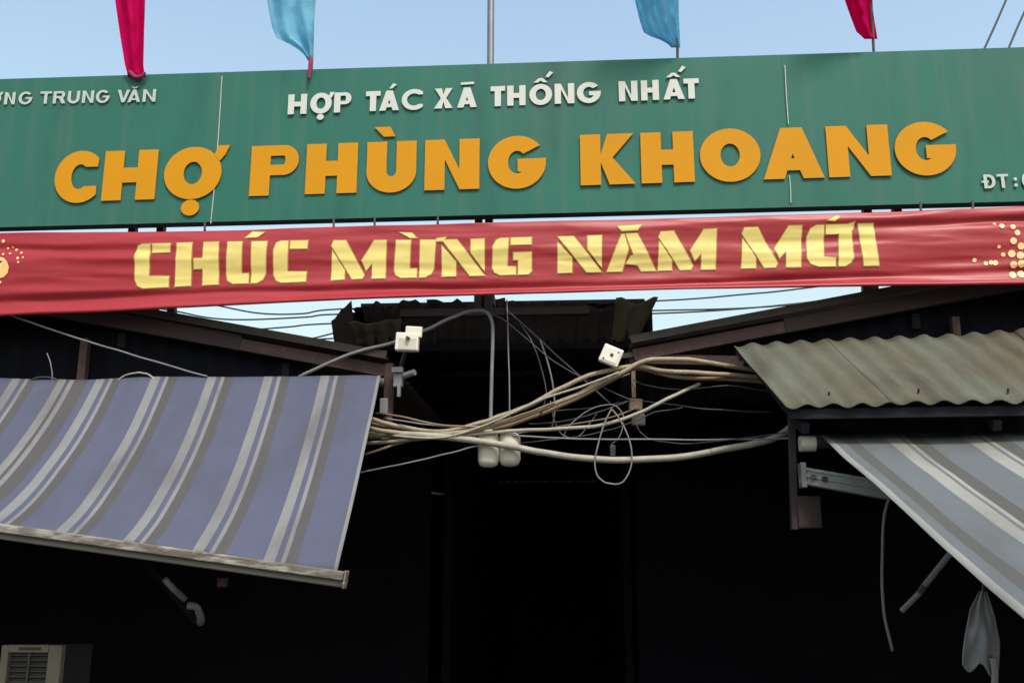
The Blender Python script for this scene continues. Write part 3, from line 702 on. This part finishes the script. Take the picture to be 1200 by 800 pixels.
v, f = join(box(pb + Vector((0, .03, 0)), (.06, .05, .13), bev=.006), box(pb + Vector((.0, -.01, .04)), (.07, .02, .03)), box(pb + Vector((.012, .0, -.09)), (.02, .03, .08))); mesh_obj('end_bracket', v, f, M['alu'], awnL)
v, f = cyl(P(474, 440, 5.99), P(486, 436, 5.96), .020, 12); mesh_obj('crank_eye', v, f, M['alu'], awnL)
v, f = box(P(450, 476, 6.05), (.05, .04, .10), bev=.006); mesh_obj('wall_plate', v, f, M['cable_grey'], awnL)
# folding arm seen below the rail: fore arm, elbow
el = P(231, 717, 5.15)
v, f = tube(catmull([P(193, 678, YR + .16), P(203, 689, YR + .2), P(216, 701, YR + .3)], 4), .016, 8); mesh_obj('fore_arm', v, f, M['alu'], awnL)
v, f = tube(catmull([P(219, 709, 5.08), P(230, 711, 5.1), P(235, 722, 5.14), P(235, 729, 5.2)], 5), .019, 10); mesh_obj('elbow', v, f, M['alu'], awnL)
v, f = beam(P(236, 730, 5.2), P(120, 600, 5.95), .03, .045); mesh_obj('upper_arm', v, f, M['shade_black'], awnL)  # arm coloured near-black in place of the shade under the awning
v, f = box(P(261, 682, 4.95), (.05, .03, .045), bev=.005); mesh_obj('arm_shoe', v, f, M['rust'], awnL)
# --- slate awning
YA2, YR2 = 5.20, 2.66
bl2 = P(962, 509.5, YA2); br2 = bl2 + Vector((4.2, 0, .02))
fl2 = P(1243, 761, YR2); fr2 = fl2 + Vector((4.2, 0, .03))
awnR = thing('striped_awning', 'slate grey awning with cream and olive stripes below the mossy corrugated canopy', 'awning', (bl2 + br2) / 2)
k2 = YA2 / FPX * 1.02
per2 = [(16, 1), (4, 0), (5, 1), (17, 2), (43, 0)]
seq2 = [(8, 1), (11, 0), (14, 2), (33, 0)] + per2 * 12
acc_w, lst = 0, []
for w, m in seq2:
    if acc_w + w * k2 > 4.2: w = (4.2 - acc_w) / k2
    if w <= 0: break
    lst.append((w * k2, m)); acc_w += w * k2
striped('fabric', awnR, bl2, br2, fl2, fr2, .045, lst, [M['slate'], M['slate_white'], M['slate_brown']], None)
v, f = beam(fl2 + Vector((-.04, 0, -.02)), fr2 + Vector((0, 0, -.02)), .05, .05, bev=.006); mesh_obj('front_rail', v, f, M['rail'], awnR)
v, f = cyl(bl2 + Vector((-.10, .04, -.03)), br2 + Vector((0, .04, -.03)), .036, 16); mesh_obj('roller', v, f, M['cable_dim'], awnR)
v, f = cyl(P(937, 520, 5.19), P(955, 520, 5.19), .040, 18); mesh_obj('roller_cap', v, f, M['box_cream'], awnR)
# bracket plate, folding arm
bp = P(931, 512, 6.02); bq = P(936, 618, 6.02)
v, f = beam(P(927, 478, 5.24), P(931, 620, 5.24), .03, .05, up=Vector((0, 1, 0))); mesh_obj('bracket_post', v, f, M['rust_dark'], awnR)
v, f = box(P(948, 600, 5.22), (.12, .04, .165), bev=.008); mesh_obj('arm_bracket', v, f, M['rust_dark'], awnR)
a1, a2 = P(938, 557, 5.17), P(1075, 581, 4.95)
v, f = beam(a1, a2, .045, .09, bev=.01); arm = mesh_obj('folding_arm', v, f, M['alu'], awnR)
dd = (a2 - a1).normalized()
for off in (-.034, .002, .036):
    v, f = beam(a1 + Vector((0, -.028, off)), a2 + Vector((0, -.028, off)), .010, .014); mesh_obj('arm_ridge', v, f, M['alu'], arm)
for t in (.10, .20):
    q = a1.lerp(a2, t) + Vector((0, -.034, .0)); v, f = cyl(q, q + Vector((0, -.012, 0)), .014, 10); mesh_obj('bolt', v, f, M['post'], arm)
v, f = box(a1 + Vector((.01, -.004, 0)), (.03, .075, .13), bev=.006); mesh_obj('arm_joint', v, f, M['alu'], arm)
v, f = beam(a2, P(1330, 700, 3.2), .045, .07); mesh_obj('fore_arm', v, f, M['cable_dim'], awnR)
q0, q1, q2, q3 = P(1057, 715, 4.4), P(1078, 694, 4.33), P(1084, 685, 4.31), P(1112, 650, 4.2)
v, f = tube([q0, q1], .012, 8); mesh_obj('tension_rod', v, f, M['cable_grey'], awnR)
v, f = tube([q2, q3, P(1128, 628, 4.15)], .013, 8); mesh_obj('tension_rod', v, f, M['cable_grey'], awnR)
v, f = tube([q1, q2], .015, 8); mesh_obj('rod_sleeve', v, f, M['post'], awnR)

# ------------------------------------------------------------------ cables
PX = 6.05 / FPX
def cable(name, label, pts, wpx, material, y=6.0, group=None, cat='cable', dys=None):
    path = catmull([P(p[0], p[1], p[2] if len(p) > 2 else y) for p in pts], 7)
    path = [p + Vector((0, .006 * nz(i * .25, y * 9, wpx), .004 * nz(i * .3, 4.4, wpx + y * 7))) for i, p in enumerate(path)]
    v, f = tube(path, wpx * PX * .43, 8 if wpx > 3 else 6)
    return tag(mesh_obj(name, v, f, material, None, smooth=True), label, cat, group)
G1 = 'cables slung across the passage'
cable('power_cable', 'thick beige cable rising over the bundle to the white box on the brown rafter end', [(425,488,6.08),(440,492),(467,499),(515,506),(562,496),(589,486),(620,475),(657,455),(690,440),(720,433),(745,429),(775,434),(820,437),(880,441,6.1),(925,446,6.16)], 6.5, M['cable_beige'], 5.99, G1)
cable('power_cable', 'beige cable arching highest beside the tie beam', [(425,500,6.1),(440,503),(470,507),(515,509),(560,503),(589,494),(620,484),(670,465),(707,447),(732,435),(750,425),(775,420.5),(812,422),(850,428,6.08),(905,437,6.16)], 6.5, M['cable_beige'], 5.965, G1)
cable('power_cable', 'beige cable running under two others along the tie beam to the canopy', [(430,495,6.1),(470,502),(520,508),(570,504),(620,490),(670,470),(715,446),(745,432),(770,437),(800,442),(875,446,6.1),(925,452,6.16)], 5.5, M['cable_brown'], 6.02, G1)
cable('power_cable', 'pale cable lifting from the bundle to a cut end below the tie beam', [(428,519,6.08),(460,517),(500,513),(560,508),(600,505),(640,503),(690,500),(720,494),(757,480),(782,467),(820,450,6.08)], 5.0, M['cable_pale'], 5.975, G1)
cable('plastic_conduit', 'thick pale conduit sagging from the twin boxes to the dark bracket', [(430,509,6.08),(480,509),(530,513),(570,518),(610,525),(660,534),(720,538.5),(790,536),(850,526),(905,514,5.7),(930,498,5.26)], 9.0, M['cable_pale'], 5.955, None, 'conduit')
cable('thin_wire', 'thin grey wire slanting up from the awning edge to the twin boxes', [(418,554,6.0),(450,548),(500,537),(545,526),(572,519)], 2.2, M['cable_grey'], 5.96, G1, 'wire')
cable('thin_wire', 'thin pale wire stretched level from twin boxes to the dark bracket', [(600,510),(650,513),(720,514.5),(850,515),(930,513,5.26)], 2.4, M['cable_grey'], 5.98, G1, 'wire')
cable('power_cable', 'short brown cable curling into the bundle from below', [(425,533,6.06),(445,527),(465,520),(500,511),(540,507)], 3.6, M['cable_brown'], 5.985, G1)
cable('power_cable', 'slim brown cable lying along the top of the bundle', [(440,484,6.1),(470,488),(520,498),(570,499),(600,490),(650,472)], 2.6, M['cable_brown'], 5.95, G1)
cable('power_cable', 'thin beige cable woven through the middle of the bundle', [(430,503,6.1),(470,511),(520,512),(560,501),(600,484),(640,466),(690,450),(725,436)], 3.2, M['cable_pale'], 5.94, G1)
cable('drop_conduit', 'grey bent conduit rising over the awning then dropping to the twin boxes', [(350,442,6.05),(362,436),(410,415),(458,402),(480,394),(500,386),(530,372),(553,364.5),(568,365),(576,375),(577.5,395),(576.5,430),(575.5,470),(575,496)], 5.0, M['cable_grey'], 6.03, None, 'conduit')
cable('thin_wire', 'thin vertical wire hanging beside the bent conduit', [(594,352,6.4),(595,380,6.1),(596,420),(597,450),(597,490)], 2.0, M['cable_grey'], 6.04, G1, 'wire')
cable('thin_wire', 'thin dim wire slanting down across the passage to the breaker', [(592,362,6.4),(615,382),(640,405),(665,428),(690,450),(715,473)], 2.6, M['cable_dim'], 6.15, G1, 'wire')
cable('thin_wire', 'dim wire dropping beneath the slanting wire into the pale cable', [(633,398),(642,425),(648,452),(650,480),(647,500)], 2.4, M['cable_grey'], 6.1, G1, 'wire')
cable('thin_wire', 'fine wire hooked over the pale cable under the bundle', [(645,470),(649,490),(658,508),(675,513),(688,500),(700,484)], 1.6, M['cable_grey'], 6.07, G1, 'wire')
cable('thin_wire', 'fine wire swooping up to the brown breaker', [(620,497,6.1),(655,494),(690,486),(715,478),(735,470)], 2.2, M['cable_dim'], 6.05, G1, 'wire')
cable('thin_wire', 'dim fine wire from the breaker level to the canopy post', [(640,482),(690,478),(740,470),(780,473),(840,480),(905,483)], 1.8, M['cable_dim'], 6.1, G1, 'wire')
for pts, w, m, lab in [
    ([(604,372,6.3),(622,398),(634,430),(640,462),(632,488)], 1.6, 'cable_dim', 'fine dark wire curling beside the vertical wire into the bundle'),
    ([(600,520),(640,516),(690,509),(735,497),(765,484),(800,478)], 1.6, 'cable_dim', 'fine dark wire passing just under the rising pale cable'),
    ([(556,366,6.05),(585,372),(612,392),(650,424),(690,446),(742,470)], 1.5, 'cable_dim', 'fine dark wire from the conduit bend to the breaker'),
    ([(660,512),(668,498),(690,480),(716,474),(730,486),(727,510),(716,520)], 1.5, 'cable_grey', 'fine curled wire end beside the slack loop'),
    ([(450,490),(500,497),(548,500),(590,495),(640,478),(700,452),(738,438)], 2.4, 'cable_grey', 'thin grey cable stitched along the beige bundle'),
    ([(430,514,6.08),(480,514),(540,511),(575,512),(612,507),(660,499),(720,488),(748,476)], 2.2, 'cable_brown', 'thin brown cable from the bundle to the breaker'),
    ([(745,496,6.1),(752,508),(770,516),(820,519),(925,506,5.3)], 1.6, 'cable_dim', 'fine dark wire leaving the breaker foot towards the bracket'),
    ([(742,445,6.1),(760,452),(800,456),(850,452),(900,458)], 1.6, 'cable_dim', 'fine dark wire below the tie beam')]:
    cable('thin_wire', lab, pts, w, M[m], 5.99 + .012 * (len(lab) % 7), G1, 'wire')
lp = [(716,480),(708,497),(701,520),(697,543),(702,560),(716,567),(730,564),(739,548),(740,527),(734,506),(724,488),(716,478)]
cable('wire_loop', 'slack loop of thin grey wire hanging over the pale conduit', lp, 2.2, M['cable_grey'], 5.93, None, 'wire')
cable('thin_wire', 'thin grey guy wire slanting from the banner down to the lavender awning', [(8,368,5.95),(60,386),(120,405),(180,423),(243,441)], 2.6, M['cable_grey'], 5.97, None, 'wire')
cable('wire_hoop', 'pale wire hoop arching above the lavender awning edge', [(138,446),(146,440),(158,437),(172,438),(184,446)], 2.6, M['cable_pale'], 5.97, 'wire hoops on the lavender awning', 'wire')
cable('wire_hoop', 'dim wire hoop arching above the lavender awning near an upright wire end', [(30,449),(42,443),(52,441.5),(62,443),(72,449)], 2.0, M['cable_dim'], 5.97, 'wire hoops on the lavender awning', 'wire')
cable('wire_stub', 'short upright wire end above the lavender awning', [(55,414),(59,424),(61,436),(61,448)], 1.8, M['cable_grey'], 5.97, None, 'wire')
cable('dangling_cord', 'grey cord dangling in the dark from the slate awning arm', [(1046,575,4.98),(1037,600),(1034,640),(1034,690),(1037,725),(1046,762)], 3.2, M['cable_grey'], 4.97, None, 'cord')
# overhead lines beyond the roofs
GO = 'overhead lines seen under the banner'
s12 = 12 / 6.05
for pts, lab in [([(-120,330),(60,345),(190,362),(243,372),(287,374.5),(358,371.5),(400,368),(600,366),(780,363.5),(870,361),(935,356),(1010,344),(1120,320)], 'black overhead line, lowest long one seen under the banner'),
                 ([(-100,318),(150,338),(250,357),(304,367),(354,367.5),(400,362),(600,358),(780,352),(870,345),(940,338),(1150,310)], 'black overhead line just under the banner hem'),
                 ([(150,400),(230,392),(275,388),(338,383),(388,379),(600,372),(800,366),(920,357),(1005,346),(1100,330)], 'black overhead line crossing the long lines at a slant'),
                 ([(260,408),(330,401),(365,396.5),(392,390),(440,378),(600,372)], 'black overhead line above the brown rafter'),
                 ([(250,404),(330,400),(398,396),(450,394),(600,392)], 'thin black overhead line flat above the brown rafter')]:
    path = catmull([P(x, y, 12) for x, y in pts], 6); v, f = tube(path, 2.0 * 12 / FPX / 2, 6)
    tag(mesh_obj('overhead_line', v, f, M['cable_black'], None, smooth=True), lab, 'wire', GO)
for pts, lab in [([(1120,130),(1156,52),(1180,-2),(1260,-190)], 'dark line climbing steeply from behind the board, closer to the narrow pink flag'), ([(1160,110),(1184,52),(1207,0),(1300,-200)], 'dark line climbing steeply from behind the board, farther from the narrow pink flag')]:
    path = [P(x, y, 11) for x, y in pts]; v, f = tube(catmull(path, 3), 2.6 * 11.5 / FPX / 2, 6)
    tag(mesh_obj('service_line', v, f, M['cable_dim'], None, smooth=True), lab, 'wire', 'service lines above the board')

# ------------------------------------------------------------------ boxes on the wires
def rbox(c, s, rz=0.0, bev=.012):
    return box(c, s, Matrix.Rotation(R(rz), 3, 'Y'), bev)
jb = P(478, 398, 5.93)
t = thing('junction_box', 'square white box with open flap at the lavender awning bracket', 'box', jb)
v, f = rbox(P(477.5, 401, 5.93), (.145, .06, .115), 3, .008); mesh_obj('case', v, f, M['box_white'], t)
v, f = rbox(P(485, 389, 5.915), (.105, .025, .07), 4, .006); mesh_obj('flap', v, f, M['box_white'], t)
v, f = rbox(P(477.5, 403, 5.905), (.118, .012, .075), 3, .004); mesh_obj('lid', v, f, M['box_cream'], t)
v, f = box(P(478, 396, 5.89), (.022, .03, .016), Matrix.Rotation(R(25), 3, 'Y')); mesh_obj('knockout', v, f, M['box_hole'], t)
v, f = beam(P(478, 404, 5.95), P(470, 428, 6.09), .02, .02); mesh_obj('hanger', v, f, M['post'], t)
jb = P(716, 417, 5.94)
t = thing('junction_box', 'white box tilted on its corner at the brown rafter end', 'box', jb)
v, f = rbox(jb, (.125, .055, .115), 24, .008); mesh_obj('case', v, f, M['box_white'], t)
v, f = rbox(jb + Vector((0, -.025, 0)), (.098, .012, .088), 24, .004); mesh_obj('lid', v, f, M['box_white'], t)
for sx, sz in ((-.036, -.034), (.036, .034)):
    q = jb + Matrix.Rotation(R(24), 3, 'Y') @ Vector((sx, -.030, sz)); v, f = cyl(q, q + Vector((0, -.005, 0)), .005, 8); mesh_obj('screw', v, f, M['box_hole'], t)
v, f = cyl(jb + Vector((.004, -.028, 0)), jb + Vector((.004, -.034, 0)), .011, 10); mesh_obj('knockout', v, f, M['box_hole'], t)
v, f = beam(jb + Vector((.02, .03, 0)), P(744, 415, Y_GAB), .02, .03); mesh_obj('hanger', v, f, M['post'], t)
t = thing('twin_meter_box', 'pair of rounded cream meter boxes hanging under the cable bundle', 'meter box', P(585, 526, 6.03))
for px in (572.5, 597.5):
    v, f = rbox(P(px, 527 if px < 590 else 526, 6.03), (.130, .09, .215), 0, .040); o = mesh_obj('case', v, f, M['box_cream'], t, smooth=True)
    v, f = rbox(P(px, 508, 6.03), (.06, .07, .05), 0, .012); mesh_obj('neck', v, f, M['box_cream'], t)
v, f = beam(P(572, 506, 6.05), P(600, 505, 6.05), .03, .03); mesh_obj('strap', v, f, M['cable_brown'], t)
t = thing('breaker_box', 'brown and cream breaker hanging behind the rising pale cable', 'breaker', P(745, 480, 6.12))
v, f = rbox(P(745, 474, 6.12), (.085, .05, .075), 5, .008); mesh_obj('body', v, f, M['breaker'], t)
v, f = rbox(P(748, 492, 6.12), (.085, .05, .075), 0, .008); mesh_obj('lower_body', v, f, M['rail_under'], t)
v, f = beam(P(743, 466, 6.12), P(742, 430, 6.14), .025, .03); mesh_obj('hanger', v, f, M['breaker'], t)
v, f = rbox(P(718, 528, 6.1), (.035, .03, .07), 0, .006); mesh_obj('plug', v, f, M['cable_dim'], t)

# ------------------------------------------------------------------ air cooler under the lavender awning
yc = 5.75
x0, x1 = P(2, 780, yc).x, P(73, 780, yc).x; zt = P(40, 755, yc).z
t = thing('air_cooler', 'beige standing air cooler with dark slatted grille under the lavender awning', 'cooler', ((x0 + x1) / 2, yc + .2, 0))
W = x1 - x0
v, f = box(((x0 + x1) / 2, yc + .21, zt / 2), (W - .03, .36, zt - .04), bev=.012); mesh_obj('body', v, f, M['post'], t)  # casing behind the beige frame, its shade put into a dark colour
fz = .42
v, f = join(box((x0 + .022, yc, zt - fz / 2), (.044, .05, fz), bev=.006), box((x1 - .04, yc, zt - fz / 2), (.080, .05, fz), bev=.006), box(((x0 + x1) / 2 - .018, yc + .001, zt - .02), (W - .125, .05, .04)), box(((x0 + x1) / 2 - .018, yc + .001, zt - fz + .02), (W - .125, .05, .04)))
mesh_obj('front_frame', v, f, M['beige'], t)
v, f = box(((x0 + x1) / 2 - .018, yc + .026, zt - fz / 2), (W - .12, .012, fz - .06)); mesh_obj('grille_back', v, f, M['box_hole'], t)
for k in range(11):
    v, f = box(((x0 + x1) / 2 - .018, yc + .008, zt - .06 - k * .03), (W - .125, .022, .008), Matrix.Rotation(R(-25), 3, 'X')); mesh_obj('slat', v, f, M['grille'], t)
v, f = box(((x0 + x1) / 2 - .018, yc - .004, zt - fz / 2), (.012, .012, fz - .08)); mesh_obj('grille_bar', v, f, M['cable_dim'], t)
v, f = box(((x0 + x1) / 2 - .01, yc - .026, zt - .02), (W * .35, .006, .014)); mesh_obj('control_strip', v, f, M['post'], t)

# ------------------------------------------------------------------ grey cloth hanging under the slate awning
def cl(u, w):
    l = [(0, 1148), (.25, 1137), (.6, 1131), (.85, 1128), (1, 1128)]; r = [(0, 1156), (.3, 1166), (.6, 1172), (1, 1170)]
    px = interp(l, w) * (1 - u) + interp(r, w) * u; py = 692 + (86 + 12 * u + 7 * math.sin(u * 9)) * w
    return P(px, py, 3.7 + .014 * math.sin(u * 8) * w + .02 * nz(u * 4, w * 3))
t = thing('hanging_cloth', 'grey cloth hung from a cord under the slate awning', 'cloth', P(1152, 690, 3.7))
v, f = grid(cl, 26, 16); solid(mesh_obj('cloth', v, f, M['cloth'], t, smooth=True), .003)
v, f = tube(catmull([P(1152, 694, 3.7), P(1153, 680, 3.71), P(1156, 640, 3.76)], 3), .006, 6); mesh_obj('cord', v, f, M['cable_dim'], t)
v, f = tube(catmull([P(1163, 770, 3.69), P(1166, 785, 3.69), P(1165, 815, 3.7)], 3), .012, 6); mesh_obj('trailing_end', v, f, M['cloth'], t)
